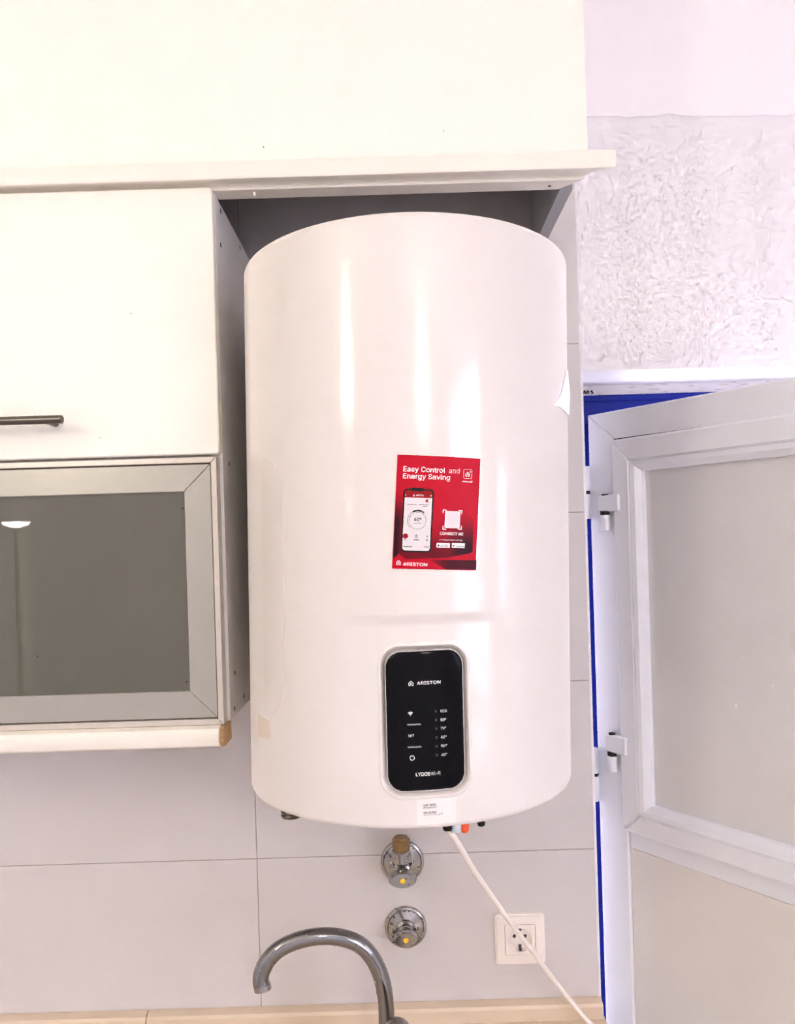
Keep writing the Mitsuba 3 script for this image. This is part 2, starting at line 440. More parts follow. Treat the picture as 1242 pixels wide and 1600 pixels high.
ca = np.r_[np.linspace(-math.pi * HR, -.12, 190, endpoint=False), np.linspace(-.12, -.044, 34, endpoint=False), np.linspace(-.044, .074, 176, endpoint=False), np.linspace(.074, .16, 38, endpoint=False),
           np.linspace(.16, math.pi * HR, 180, endpoint=False)]
body_z = np.r_[np.linspace(HBOT + .006, -.30, 16, endpoint=False), np.linspace(-.30, -.118, 266, endpoint=False), np.linspace(-.118, -.075, 50, endpoint=False), np.linspace(-.075, HTOP - .008, 60)]
top_ring = [(HR - .008 * (1 - math.cos(t_)), HTOP - .008 + .008 * math.sin(t_)) for t_ in np.linspace(0, math.pi / 2, 7)[1:]]
bot_ring = [(HR - .006 * (1 - math.cos(t_)), HBOT + .006 - .006 * math.sin(t_)) for t_ in np.linspace(math.pi / 2, 0, 6)[:-1]]
prof_r = [(0, HBOT - .004)] + [(r_, HBOT - .004 * (1 - (r_ / .21) ** 2)) for r_ in (.05, .1, .15, .19)] + bot_ring + [(HR, z_) for z_ in body_z] + top_ring + \
         [(r_, HTOP + .022 * math.sqrt(max(0, 1 - (r_ / .216) ** 2))) for r_ in (.2155, .2, .17, .12, .06)] + [(0, HTOP + .022)]
pr = np.array(prof_r)
A_, R_ = np.meshgrid(ca, pr[:, 0])
_, Z_ = np.meshgrid(ca, pr[:, 1])
onbody = (R_ > HR - 1e-9)
d_ = sd_rrect(A_ - PA - PROT * (Z_ - PZ) * -1, Z_ - PZ, .1045, .1730, .024)
rec = -.0075 * sstep(0.0, -.0048, d_) + .0011 * np.exp(-(d_ / .0022) ** 2) * (d_ > -.003)
wv = np.clip(1 - ((A_ - .018) / .108) ** 2, 0, None)
led = -.0045 * wv * sstep(-.0835, -.0985, Z_ - .0 * A_) * sstep(-.30, -.20, Z_)
R2 = R_ + np.where(onbody, rec + led, 0)
V = np.stack([R2 * np.sin(A_ / HR), -R2 * np.cos(A_ / HR), Z_], -1).reshape(-1, 3)
nr, na = A_.shape
I, J = np.meshgrid(np.arange(nr - 1), np.arange(na), indexing='ij')
J2 = (J + 1) % na
q = np.stack([I * na + J, I * na + J2, (I + 1) * na + J2, (I + 1) * na + J], -1).reshape(-1, 4)
bodym = trimesh.Trimesh(V, np.vstack([q[:, [0, 1, 2]], q[:, [0, 2, 3]]]), process=False)
heater = 'water_heater'
tag(heater, 'tall white cylindrical electric water heater with a black control panel hanging on the tiled wall', 'water heater')
add(f'{heater}__body', tilt(bodym), 'm_enamel', 35)
# wall bracket
add(f'{heater}__wall_bracket', bx(-.09, .12, HY + .19, W - .0005, .20, .26), 'm_steel')
# control panel
pw, ph = .0905, .1605
flat = np.vstack([ext(rrect(pw, ph, .0185, 14), .0042).vertices, ext(rrect(pw - .0022, ph - .0022, .0175, 14), .0054).vertices, ext(rrect(pw - .006, ph - .006, .016, 14), .0058).vertices])
PH0 = -.0070
pan = wrap(trimesh.convex.convex_hull(flat), PA, PZ, PROT, PH0, .004)
cp = f'{heater}__control_panel'
add(cp, pan, 'm_blackglass', 40, label='glossy black control panel with white symbols')
rimm = ext(rrect(pw + .0014, ph + .0014, .0192, 14).difference(rrect(pw - .0002, ph - .0002, .0185, 14)), .0048)
add(f'{cp}__bright_edge', wrap(rimm, PA, PZ, PROT, PH0, .004), 'm_bezel')
PF = PH0 + .0058            # face of the panel
U = .0001232                # metres to one step of the drawing below


def txt(s, h, bold=False, sx=1.0, anchor='l'):
    m = meshkit.text_mesh(s, h, depth=.00015, bold=bold)
    m.vertices[:, 0] *= sx
    x0, x1 = m.bounds[:, 0]
    m.vertices[:, 0] -= {'l': x0, 'c': (x0 + x1) / 2, 'r': x1}[anchor]
    return m


def fit(s, h, width, bold=False, anchor='l'):
    m = txt(s, h, bold)
    return txt(s, h, bold, width / np.ptp(m.bounds[:, 0]), anchor)


def on_panel(mesh, dx, dy, key, m='m_white'):
    g = mv(mesh, dx * U, -dy * U, 0)
    return add(f'{cp}__{key}', wrap(g, PA, PZ, PROT, PF, .008), m)


def house(s):
    """outlined house with a dot, s wide"""
    o = Polygon([(-.5, -.5), (.5, -.5), (.5, .12), (0, .55), (-.5, .12)]).buffer(.02)
    i = Polygon([(-.5, -.5), (.5, -.5), (.5, .12), (0, .55), (-.5, .12)]).buffer(-.13)
    dot = Polygon([(-.17, -.24), (.17, -.24), (.17, .0), (0, .17), (-.17, .0)])
    slot = sbox(-.08, -.6, .08, -.36)
    return affinity.scale(shapely.union_all([o.difference(i), dot]).difference(slot), s, s, origin=(0, 0))


D = .00015
on_panel(ext(house(45 * U), D), -129, -356, 'house_symbol')
on_panel(fit('ARISTON', 29 * U, 224 * U, True), -74, -341, 'lettering')
wifi = [Point(0, 0).buffer(.10)]
for r0 in (.30, .55, .80):
    wifi.append(Point(0, 0).buffer(r0 + .075).difference(Point(0, 0).buffer(r0 - .075)).intersection(Polygon([(0, 0), (-1.1, 1.25), (1.1, 1.25)])))
on_panel(ext(affinity.scale(shapely.union_all(wifi), 42 * U, 42 * U, origin=(0, 0)), D), -141, -56, 'wireless_symbol')
for y in (28, 238):
    on_panel(ext(rrect(128 * U, 14 * U, 3 * U), D), -110, y, 'touch_bar', 'm_greyprint')
on_panel(fit('SET', 23 * U, 55 * U), -167, 144, 'lettering')
pwr = Point(0, 0).buffer(1).difference(Point(0, 0).buffer(.76)).difference(sbox(-.3, .2, .3, 2)).union(sbox(-.10, .35, .10, 1.1))
on_panel(ext(affinity.scale(pwr, 24 * U, 24 * U, origin=(0, 0)), D), -134, 339, 'power_symbol')
for s, y, w, b in (('ECO', -71, 62, 0), ('80°', 10, 54, 1), ('70°', 90, 52, 0), ('60°', 173, 54, 0), ('50°', 255, 54, 0), ('40°', 338, 54, 0)):
    on_panel(fit(s, 24 * U, w * U, bool(b)), 142, y, 'lettering')
    on_panel(ext(rrect(20 * U, 24 * U, 4 * U), D), 99, y - 12, 'indicator', 'm_dimprint')
on_panel(fit('LYDOS', 33 * U, 136 * U, True), -104, 512, 'lettering')
on_panel(fit('Wi-Fi', 33 * U, 86 * U), 42, 512, 'lettering')
# serial label
sl = f'{heater}__serial_label'
SA, SZ, SR = .0265, -.3112, -.022
mat('m_label', (0.74, 0.72, 0.71), 0.3)
add(sl, wrap(ext(rrect(.046, .030, .001, 3), .00012), SA, SZ, 0.01, .0, .006), 'm_label', label='small white serial label')
for s, dx, dy, h, w, b in (('SERIAL NUMBER', -.0155, .0065, .0019, .0150, 1), ('80 3102 645 938', -.0155, .0037, .0016, .0150, 1), ('MAC ADDRESS', -.0152, -.0022, .0020, .0150, 1),
                           ('34 20 62 98 84 A8', -.0152, -.0048, .0016, .0225, 0)):
    add(f'{sl}__lettering', wrap(mv(fit(s, h, w, bool(b)), dx, dy, 0), SA, SZ, 0.01, .00013, .02), 'm_ink')
# film and tape left on the shell
film = Polygon([(-.2200, .100), (-.2154, .1101), (-.2040, .1090), (-.1909, .1021), (-.1780, .0900), (-.1699, .0783), (-.1690, -.10), (-.1708, -.172), (-.1830, -.200), (-.1954, -.215), (-.2060, -.2170), (-.2193, -.2107)])
add(f'{heater}__protective_film', wrap(ext(film, .0004), 0, 0, 0, .0, .012), 'm_film', 40, label='loose protective film on the left of the shell')
add(f'{heater}__tape_patch', wrap(ext(Polygon([(-.2448, -.2195), (-.2069, -.2225), (-.2042, -.2440), (-.2436, -.2490)]), .0005), 0, 0, 0, 0, .01), 'm_tape', label='beige tape patch')
fl = ext(Polygon([(.272, .2200), (.2600, .2068), (.2420, .1820), (.2130, .1640), (.2350, .1655), (.2600, .1625), (.2760, .1600), (.2800, .1900)]), .0004)
v_, f_ = trimesh.remesh.subdivide_to_size(fl.vertices, fl.faces, .006, max_iter=12)
fl = trimesh.Trimesh(v_, f_, process=False)
fl.vertices[:, 2] += .0004 + .004 * np.clip((fl.vertices[:, 0] - .245) / .035, 0, 1) ** 1.6
add(f'{heater}__peeling_film', wrap(fl, 0, 0, 0, 0, None), 'm_flap', 40, label='white flap of peeling film on the right edge')
# fittings under the heater
stub = cat(lathe([(0, .085), (.0125, .085), (.0125, .030), (.0105, .028)] + [(.0105 + (.0011 if k % 2 else 0), .028 - .0026 * k) for k in range(1, 11)] + [(.007, 0.0), (.007, .006), (0, .006)], 28))
add(f'{heater}__pipe_stub', mv(place(stub, np.diag([1.4, 1.4, 1, 1])), -.173, 1.160, -.413), 'm_steel', 30, label='dark threaded pipe stub under the left')
g1 = lathe([(0, .05), (.0085, .05), (.0085, .012), (.0070, .008), (.0056, 0), (0, 0)], 24)
add(f'{heater}__cable_gland', mv(g1, .053, 1.0, -.378), 'm_black', 30, label='black cable gland')
add(f'{heater}__cold_collar', mv(lathe([(0, .05), (.0075, .05), (.0075, .004), (.006, 0), (0, 0)], 24), .0655, 1.002, -.3815), 'm_paleblue', 30, label='pale blue collar')
add(f'{heater}__hot_collar', mv(lathe([(0, .05), (.006, .05), (.006, .004), (.004, 0), (0, 0)], 24), .0752, 1.0, -.3815), 'm_orange', 30, label='orange red collar')
add(f'{heater}__drain_screw', mv(lathe([(0, .06), (.005, .06), (.005, .002), (.004, 0), (0, 0)], 16), .099, 1.02, -.3815), 'm_black', 30)

# ------------------------------------------------------------------ the card on the heater
card = 'leaflet_card'
tag(card, 'red printed leaflet card stuck at a tilt on the front of the water heater', 'leaflet')
KA, KZ, KROT, KW, KH = .0313, .0305, -.062, .0975, .1290
K = KH / 994.0
KTOP = .0010


def card_xy(x, y):
    """drawing steps -> metres from the card's middle"""
    dx, dy = x - 575.5, y - 684.5
    a = (dx * 729 + dy * 43) / 730.3
    b = (-dx * 43 + dy * 729) / 730.3
    return a * KW / 731, -b * K


def cpoly(pts):
    return Polygon([card_xy(*p_) for p_ in pts])


def on_card(poly_or_mesh, key, m, layer=1, label=None, size=.005, **more):
    g = ext(poly_or_mesh, .00006) if not isinstance(poly_or_mesh, trimesh.Trimesh) else poly_or_mesh
    return add(f'{card}__{key}', wrap(g, KA, KZ, KROT, KTOP + .00007 * layer, size), m, label=label, **more)


cb = ext(sbox(-KW / 2, -KH / 2, KW / 2, KH / 2), .0005)
add(f'{card}__sheet', wrap(cb, KA, KZ, KROT, KTOP - .0005, .005), 'm_red')


def shaded(pts, key, colfn, layer):
    """a flat printed area whose ink runs from one red to another"""
    g = ext(cpoly(pts), .00006)
    v2, f2 = trimesh.remesh.subdivide_to_size(g.vertices, g.faces, .004, max_iter=12)
    g = trimesh.Trimesh(v2, f2, process=False)
    cols = np.array([colfn(a / KW + .5, .5 - b / KH) for a, b in g.vertices[:, :2]])
    m = wrap(g, KA, KZ, KROT, KTOP + .00007 * layer, None)
    add(f'{card}__{key}', m, 'm_tint', color=cols)


red, dark = np.array([.44, .004, .020]), np.array([.022, .003, .009])
shaded([(233, 300), (480, 330), (720, 560), (897, 745), (886, 1036), (862, 1048), (640, 1083), (300, 1083), (240, 1036), (192, 1085), (206, 800)], 'dark_house_print',
       lambda s, t: red + (dark - red) * np.clip(max(sstep(.42, .80, t) * sstep(.30, .85, s), sstep(.25, .60, t) * (1 - sstep(.03, .22, s)), .75 * sstep(.55, .85, t)), 0, 1), 1)
shaded([(300, 1085), (921, 1112), (918, 1195), (500, 1178), (450, 1120)], 'dark_band_print', lambda s, t: red + (np.array([.06, .004, .012]) - red) * sstep(.2, .7, s), 1)
on_card(cpoly([(184, 1164), (190, 1085), (240, 1036), (296, 1084), (500, 1090), (640, 1182)]), 'red_corner_print', 'm_red', 2)


def ctext(s, x, y, cap, width, bold, m='m_white', anchor='l', layer=3, key='lettering'):
    g = fit(s, cap * K, width * K, bold, anchor)
    a, b = card_xy(x, y)
    g = mv(g, a, b, 0)
    g.vertices[:, 2] *= .4
    return add(f'{card}__{key}', wrap(g, KA, KZ, KROT, KTOP + .00007 * layer, .01), m)


ctext('Easy Control', 286, 313, 43, 370, True)
ctext('and', 678, 335, 43, 98, False)
ctext('Energy Saving', 283, 374, 43, 416, True)


def frame_poly(cx, cy, w, h, r, t_):
    a, b = card_xy(cx, cy)
    o = rrect(w * K, h * K, r * K)
    return affinity.translate(o.difference(o.buffer(-t_ * K)), a, b)


def at_card(poly, cx, cy):
    a, b = card_xy(cx, cy)
    return affinity.translate(poly, a, b)


on_card(frame_poly(848, 345, 80, 84, 14, 3), 'app_outline', 'm_white', 3)
on_card(at_card(affinity.scale(house(36 * K), 1, 1, origin=(0, 0)), 847, 348), 'house_symbol', 'm_white', 3)
on_card(at_card(Polygon([(-4 * K, -9 * K), (4 * K, -9 * K), (8 * K, 8 * K), (-2 * K, 4 * K)]), 872, 325), 'signal_symbol', 'm_white', 3)
ctext('Ariston NET', 846, 420, 14, 98, True, anchor='c')
# phone
px, py, pw_, ph_ = 402, 748, 268, 556
on_card(at_card(rrect(pw_ * K, ph_ * K, 38 * K), px, py), 'phone_outline', 'm_black', 4)
scr = rrect((pw_ - 26) * K, (ph_ - 26) * K, 28 * K)
on_card(at_card(scr, px, py), 'phone_screen', 'm_screen', 5)
head = scr.intersection(sbox(-1, (ph_ / 2 - 78) * K, 1, 1))
on_card(at_card(head, px, py), 'phone_header', 'm_redhead', 6)
on_card(at_card(rrect(112 * K, 30 * K, 12 * K), 407, 476), 'phone_notch', 'm_black', 7)
ctext('ARISTON', 424, 534, 13, 66, True, anchor='c', layer=7)
on_card(at_card(house(15 * K), 374, 526), 'house_symbol', 'm_white', 7)
for (x, y) in ((305, 522), (520, 533)):
    on_card(at_card(rrect(9 * K, 9 * K, 2 * K), x, y), 'phone_icon', 'm_white', 7)
on_card(at_card(rrect(44 * K, 26 * K, 12.9 * K), 494, 578), 'toggle', 'm_redhead', 7)
on_card(at_card(Point(0, 0).buffer(11 * K), 505, 578), 'toggle_knob', 'm_white', 8)
for (x, y, w_) in ((350, 606, 90), (460, 611, 100), (466, 626, 44), (402, 772, 72)):
    on_card(at_card(rrect(w_ * K, 5 * K, 2 * K), x, y), 'small_print', 'm_greyprint', 7)
on_card(at_card(Point(0, 0).buffer(77 * K).difference(Point(0, 0).buffer(72 * K)), 404, 750), 'dial_ring', 'm_greyprint', 7)
arc = Point(0, 0).buffer(96 * K, quad_segs=32).difference(Point(0, 0).buffer(82 * K, quad_segs=32))
on_card(at_card(arc.intersection(Polygon([(0, 0), (-.6, 1), (.45, 1)])), 404, 750), 'dial_arc', 'm_ink', 7)
thin = Point(0, 0).buffer(91 * K, quad_segs=32).difference(Point(0, 0).buffer(86 * K, quad_segs=32))
on_card(at_card(thin.intersection(Polygon([(0, 0), (-.6, 1), (-2, 0), (-.7, -.7)])), 404, 750), 'dial_arc', 'm_greyprint', 7)
on_card(at_card(Point(0, 0).buffer(8 * K), 453, 677), 'dial_dot', 'm_ink', 8)
ctext('40°', 403, 754, 31, 66, True, 'm_ink', 'c', 7)
on_card(at_card(Point(0, 0).buffer(23 * K), 299, 881), 'phone_icon', 'm_redhead', 7)
on_card(at_card(Point(0, 0).buffer(14 * K).difference(Point(0, 0).buffer(10 * K)).union(sbox(-2 * K, -2 * K, 2 * K, 8 * K)).union(sbox(-2 * K, -2 * K, 8 * K, 2 * K)), 391, 885), 'phone_icon', 'm_ink', 7)
on_card(at_card(Polygon([(-10 * K, 4 * K), (-2 * K, -9 * K), (11 * K, 11 * K), (-1 * K, 1 * K)]), 485, 889), 'phone_icon', 'm_ink', 7)
for (x, y, w_) in ((297, 914, 28), (390, 918, 48), (482, 922, 20), (315, 974, 78), (476, 982, 42)):
    on_card(at_card(rrect(w_ * K, 7 * K, 2 * K), x, y), 'small_print', 'm_ink' if y > 915 else 'm_greyprint', 7)
# corner brackets beside the phone
for sx, sy, x, y in ((1, -1, 622, 655), (-1, -1, 795, 665), (1, 1, 617, 832), (-1, 1, 787, 838)):
    L_ = Polygon([(0, 0), (34 * sx, 0), (34 * sx, 8 * sy), (8 * sx, 8 * sy), (8 * sx, 34 * sy), (0, 34 * sy)])
    on_card(at_card(affinity.scale(L_, K, K, origin=(0, 0)), x, y), 'corner_bracket', 'm_white', 3)
on_card(at_card(rrect(140 * K, 150 * K, 4 * K), 706, 747), 'blank_square', 'm_screen', 3)
ctext('CONNECT ME', 697, 883, 24, 214, True, anchor='c')
ctext('Download Ariston NET App', 694, 932, 12, 212, False, anchor='c')
for cx_, cy_, s1, s2, w1, w2 in ((622, 971, 'Download on the', 'App Store', 62, 72), (756, 976, 'GET IT ON', 'Google Play', 44, 82)):
    on_card(at_card(rrect(121 * K, 42 * K, 5 * K), cx_, cy_), 'button', 'm_white', 3)
    ctext(s2, cx_ - 24, cy_ + 12, 15, w2, True, 'm_ink', 'l', 4)
    ctext(s1, cx_ - 24, cy_ - 8, 7, w1, False, 'm_ink', 'l', 4)
    sh = Point(0, 0).buffer(9 * K) if s2 == 'App Store' else Polygon([(-7 * K, 10 * K), (-7 * K, -10 * K), (10 * K, 0)])
    on_card(at_card(sh, cx_ - 41, cy_ + 1), 'button_icon', 'm_ink', 4)
on_card(at_card(house(38 * K), 238, 1113), 'house_symbol', 'm_white', 4)
ctext('ARISTON', 275, 1139, 27, 212, True, layer=4)

# ------------------------------------------------------------------ cable and socket
cab_path = [(.0550, 1.004, -.3828), (.0585, 1.016, -.3895), (.0838, 1.07, -.4484), (.1167, 1.145, -.5234), (.1517, 1.205, -.595), (.1817, 1.245, -.6498), (.2168, 1.275, -.709), (.2462, 1.295, -.7566), (.2776, 1.305, -.8005),
            (.3000, 1.303, -.8270), (.3180, 1.28, -.8365), (.3300, 1.22, -.8371), (.3310, 1.10, -.8371)]
add('power_cable', tube(cab_path, .0042, 16, step=.006), 'm_cable', True)
tag('power_cable', 'white power cable slanting from under the water heater down past the socket to the worktop', 'cable')
so = 'wall_socket'
tag(so, 'white single wall socket on the tiles behind the slanting cable', 'socket')
SX, SZ_ = .1928, -.7044
o1, o2 = rrect(.087, .088, .006), rrect(.081, .082, .005)
hole = rrect(.0535, .0535, .0015, 4)
body_ = cat(ext(o1.difference(hole), .0055), ext(o2.difference(hole), .0090))
add(f'{so}__frame', front(body_, SX, W - .0002, SZ_), 'm_socket', 30)
ins = cat(ext(rrect(.0523, .0523, .0012, 4).difference(Point(0, 0).buffer(.0203, quad_segs=24)), .0092))
cup = lathe([(.0215, .0100), (.0215, .0092), (.0203, .0100), (.0196, .0040), (.0190, .0012), (0, .0010)], 48)
add(f'{so}__insert', front(cat(ins, cup), SX, W - .0002, SZ_), 'm_socket', 30)
for sx in (-.0095, .0095):
    add(f'{so}__pin_hole', front(mv(trimesh.creation.cylinder(.0030, .0008, sections=20), sx, .003, .0016), SX, W, SZ_), 'm_hole')
for s in (-1, 1):
    add(f'{so}__earth_clip', front(cat(mv(bx(-.0024, .0024, -.001, .001, .0015, .0095), 0, s * .0182, 0), bx(-.0024, .0024, min(s * .0182, s * .012), max(s * .0182, s * .012), .0014, .0026)), SX, W, SZ_), 'm_hole')

# ------------------------------------------------------------------ two valves
def knob(w, h, depth):
    o = Polygon([(w / 2 * math.cos(t_) * (1 + .12 * math.cos(t_) ** 6), h / 2 * math.sin(t_)) for t_ in np.linspace(0, 2 * math.pi, 40, endpoint=False)])
    pts = np.vstack([ext(affinity.scale(o, .9, .88), depth).vertices, mv(ext(o, depth - .005), 0, 0, .0015).vertices])
    return trimesh.convex.convex_hull(pts)


def valve(name, label, X, Z, r, reach, outlet):
    tag(name, label, 'valve', None)
    esc = lathe([(r, 0), (r, .004), (r - .0012, .0062), (r - .004, .0072), (r - .0058, .0058), (r - .010, .0066), (.020, .0086), (.0165, .0095), (.0165, 0)], 64)
    add(f'{name}__escutcheon', front(esc, X, W - .0002, Z), 'm_oldchrome', 28)
    b = [(.0165, .004), (.0165, .014), (.0128, .017), (.0128, reach * .55), (.0150, reach * .57), (.0150, reach * .64), (.0120, reach * .66), (.0120, reach * .73), (.0142, reach * .74), (.0142, reach - .017), (0, reach - .017)]
    bm = [front(lathe(b, 40), X, W - .0002, Z)]
    for s in (-1, 1):
        bm.append(front(mv(trimesh.creation.cylinder(.004, .012, sections=18), s * .0195, -.001, .0125), X, W, Z))
    if outlet:
        bm.append(mv(lathe([(.0125, -.002), (.0125, .014), (.0165, .018), (.0165, .0345), (.0150, .037), (0, .037)], 40), X - .001, W - .043, Z))
    add(f'{name}__body', cat(*bm), 'm_oldchrome', 28)
    add(f'{name}__handle', front(mv(knob(.041 if outlet else .037, .027, .020), 0, 0, reach - .018), X, W, Z), 'm_oldchrome', 28)
    add(f'{name}__handle__dot', front(mv(lathe([(0, .0012), (.0038, .0010), (.0047, 0)], 24), 0, 0, reach + .0018), X, W, Z), 'm_yellow', 28, label='yellow dot')
    if outlet:
        hx = trimesh.creation.cylinder(.0150, .019, sections=6)
        hx = cat(mv(hx, 0, 0, .0465), mv(lathe([(.0125, 0), (.0120, .003), (0, .0035)], 30), 0, 0, .056))
        add(f'{name}__brass_plug', mv(hx, X - .001, W - .043, Z), 'm_brass', 28, label='brown brass hexagonal plug')


valve('angle_valve', 'chrome angle valve with a brass plug on top, directly under the water heater', -.0095, -.5638, .0380, .079, True)
valve('stop_valve', 'lower chrome stop valve without a plug, behind the tap spout', -.0070, -.6790, .0365, .047, False)

# ------------------------------------------------------------------ tap
tap = 'kitchen_tap'
tag(tap, 'chrome gooseneck kitchen tap with beads of water standing on the worktop', 'tap')
sp = [(-.2172, 1.12, -.6455), (-.2194, 1.122, -.6294), (-.2121, 1.124, -.6123), (-.1953, 1.127, -.5956), (-.171, 1.131, -.5857), (-.1345, 1.136, -.5811), (-.1011, 1.141, -.5869), (-.0727, 1.145, -.6021), (-.0543, 1.147, -.6266),
      (-.0428, 1.149, -.6606), (-.0391, 1.15, -.6942), (-.0390, 1.15, -.723), (-.0390, 1.15, -.800)]
add(f'{tap}__spout', tube(sp, .0119, 28, step=.006), 'm_chrome', 40)
e = np.array(sp[0]) - np.array(sp[1])
e /= np.linalg.norm(e)
add(f'{tap}__aerator', tube([np.array(sp[0]) - e * .004, np.array(sp[0]) + e * .003], .0124, 28), 'm_oldchrome', 40)
add(f'{tap}__body', mv(lathe([(.030, 0), (.030, .006), (.0245, .010), (.0235, .020), (.0235, .098), (.0215, .104), (.0125, .108), (0, .108)], 48), -.039, 1.15, -.842), 'm_chrome', 30)
dome = lathe([(0, .0475), (.009, .0465), (.0155, .0430), (.0195, .0360), (.0210, .027), (.0205, .012), (.0195, -.012), (0, -.012)], 48)
dome = place(dome, ROTX(math.radians(38), [1, 0, 0]))
add(f'{tap}__lever', mv(dome, -.0225, 1.108, -.722), 'm_oldchrome', 30, label='rounded lever head in front of the spout')
rngd = np.random.default_rng(11)
drops = []
spp = np.array(sp)
for i in range(34):
    s = rngd.uniform(0.3, 9.5)
    i0 = int(s)
    p0 = spp[i0] * (1 - s + i0) + spp[i0 + 1] * (s - i0)
    tdir = spp[i0 + 1] - spp[i0]
    tdir /= np.linalg.norm(tdir)
    nn = rngd.standard_normal(3) + np.array([0, -.9, .2])
    nn -= tdir * nn.dot(tdir)
    nn /= np.linalg.norm(nn)
    r = rngd.uniform(.0008, .0018)
    ic = trimesh.creation.icosphere(1, r)
    drops.append(mv(ic, *(p0 + nn * .0122)))
add(f'{tap}__water_drops', cat(*drops), 'm_oldchrome', True)
tag(f'{tap}__water_drops', 'beads of water on the spout', kind='stuff')

# ------------------------------------------------------------------ worktop and upstand
wt = 'worktop'
tag(wt, 'beige stone worktop along the foot of the tiled wall', 'worktop')
add(f'{wt}__slab', bx(-1.6, .336, .74, W - .0005, -.872, -.842, .002), 'm_stone')
us = 'worktop_upstand'
tag(us, 'low beige upstand strip between the wall tiles and the worktop', 'upstand')
for (x0, x1) in ((-1.6, -.4635), (-.4620, .332)):
    pts = [(0, 0), (-.019, 0), (-.019, .0215), (-.0165, .0268), (-.006, .0300), (0, .0300)]
    m = trimesh.creation.extrude_polygon(Polygon(pts), x1 - x0, engine='earcut')
    m = place(m, np.array([[0, 0, 1, x0], [1, 0, 0, W - .0005], [0, 1, 0, -.8418], [0, 0, 0, 1.0]]))
    add(f'{us}__strip', m, 'm_stone', 20)
add('base_cabinet', bx(-1.6, .336, .78, W - .0005, -1.65, -.8725), 'm_lacquer')
tag('base_cabinet', 'white base cabinet carrying the beige worktop', 'cabinet')

# ------------------------------------------------------------------ the door
dr1 = 'door_1'
tag(dr1, 'white door leaf swung open into the room from a dark blue door frame', kind='structure')
YF = W + .137
add(f'{dr1}__frame_head', cat(bx(OPEN_X0 + .002, OPEN_X1 - .002, YF, YF + .06, .215, .2703), bx(OPEN_X0 + .002, OPEN_X1 - .002, YF - .006, YF, .2585, .2700, .002)), 'm_blue', label='glossy dark blue frame head')
add(f'{dr1}__frame_jamb', bx(OPEN_X0 + .002, OPEN_X0 + .052, YF, YF + .06, ZF, .2148, .002), 'm_blue', label='glossy dark blue frame jamb')
add(f'{dr1}__frame_jamb', bx(OPEN_X1 - .052, OPEN_X1 - .002, YF, YF + .06, ZF, .2148, .002), 'm_blue', label='glossy dark blue frame jamb')
DO = np.array([.3605, 1.438])
DE = np.array([.6025, -.798])
DE /= np.linalg.norm(DE)
DN = np.array([DE[1], -DE[0]])         # towards the camera side of the leaf


def leaf(mesh):
    """leaf coordinates (s along the leaf, t out of the face that shows, z) -> the room"""
    m = mesh.copy()
    s, t, z = m.vertices.T.copy()
    xy = DO + s[:, None] * DE + t[:, None] * DN
    m.vertices = np.column_stack([xy, z])
    m.fix_normals()
    return m


LW, LT, LZ0, LZ1 = .80, .055, -1.735, .2240


def mitred(s0, s1, z0, z1, wl, wr, wt_, wb, t0, t1, ch=.002):
    """four mitred bars of a frame: left, top, right, bottom; wb = 0 leaves the bottom out"""
    A = [(s0, z0), (s0, z1), (s1, z1), (s1, z0)]
    B = [(s0 + wl, z0 + wb), (s0 + wl, z1 - wt_), (s1 - wr, z1 - wt_), (s1 - wr, z0 + wb)]
    out = []
    for i in range(4 if wb else 3):
        j = (i + 1) % 4
        g = Polygon([A[i], A[j], B[j], B[i]]).buffer(-.0001, join_style=2)
        a, b = ext(g, t1 - t0 - ch), ext(g.buffer(-ch, join_style=2), t1 - t0)
        h = trimesh.convex.convex_hull(np.vstack([a.vertices, b.vertices]))
        h.vertices = h.vertices[:, [0, 2, 1]] + [0, t0, 0]
        out.append(leaf(h))
    return out


lf = f'{dr1}__leaf'
for b in mitred(0, LW, LZ0, LZ1, .064, .064, .056, .10, -LT, 0, .0025):
    add(f'{lf}__frame_bar', b, 'm_pvc')
add(f'{lf}__mid_rail', leaf(bx(.0645, LW - .0645, -LT, -.004, -.568, -.505, .002)), 'm_pvc')
add(f'{lf}__lower_panel', leaf(bx(.0645, LW - .0645, -.038, -.006, LZ0 + .1005, -.5685)), 'm_pvclow', label='plain white lower panel')
# sash standing proud of the leaf
sa = f'{dr1}__sash'
S0, S1, Z0s, Z1s = .0590, LW - .059, -.533, .1700
for b in mitred(S0, S1, Z0s, Z1s, .038, .038, .042, .036, -.0035, .0105, .004):
    add(f'{sa}__sash_bar', b, 'm_pvc')


def bead_bars():
    s0, s1, z0, z1 = S0 + .0382, S1 - .0382, Z0s + .0362, Z1s - .0422
    wd = .0175
    A = [(s0, z0), (s0, z1), (s1, z1), (s1, z0)]
    B = [(s0 + wd, z0 + wd), (s0 + wd, z1 - wd), (s1 - wd, z1 - wd), (s1 - wd, z0 + wd)]
    out = []
    for i in range(4):
        j = (i + 1) % 4
        pts = []
        for (a, tt) in ((A, -.012), (A, .0100), (B, -.012), (B, -.0005)):
            for k in (i, j):
                pts.append((a[k][0], tt, a[k][1]))
        m3 = [( .55 * A[k][0] + .45 * B[k][0], .0080, .55 * A[k][1] + .45 * B[k][1]) for k in (i, j)]
        out.append(leaf(trimesh.convex.convex_hull(np.array(pts + m3))))
    return out, (s0 + wd, s1 - wd, z0 + wd, z1 - wd)


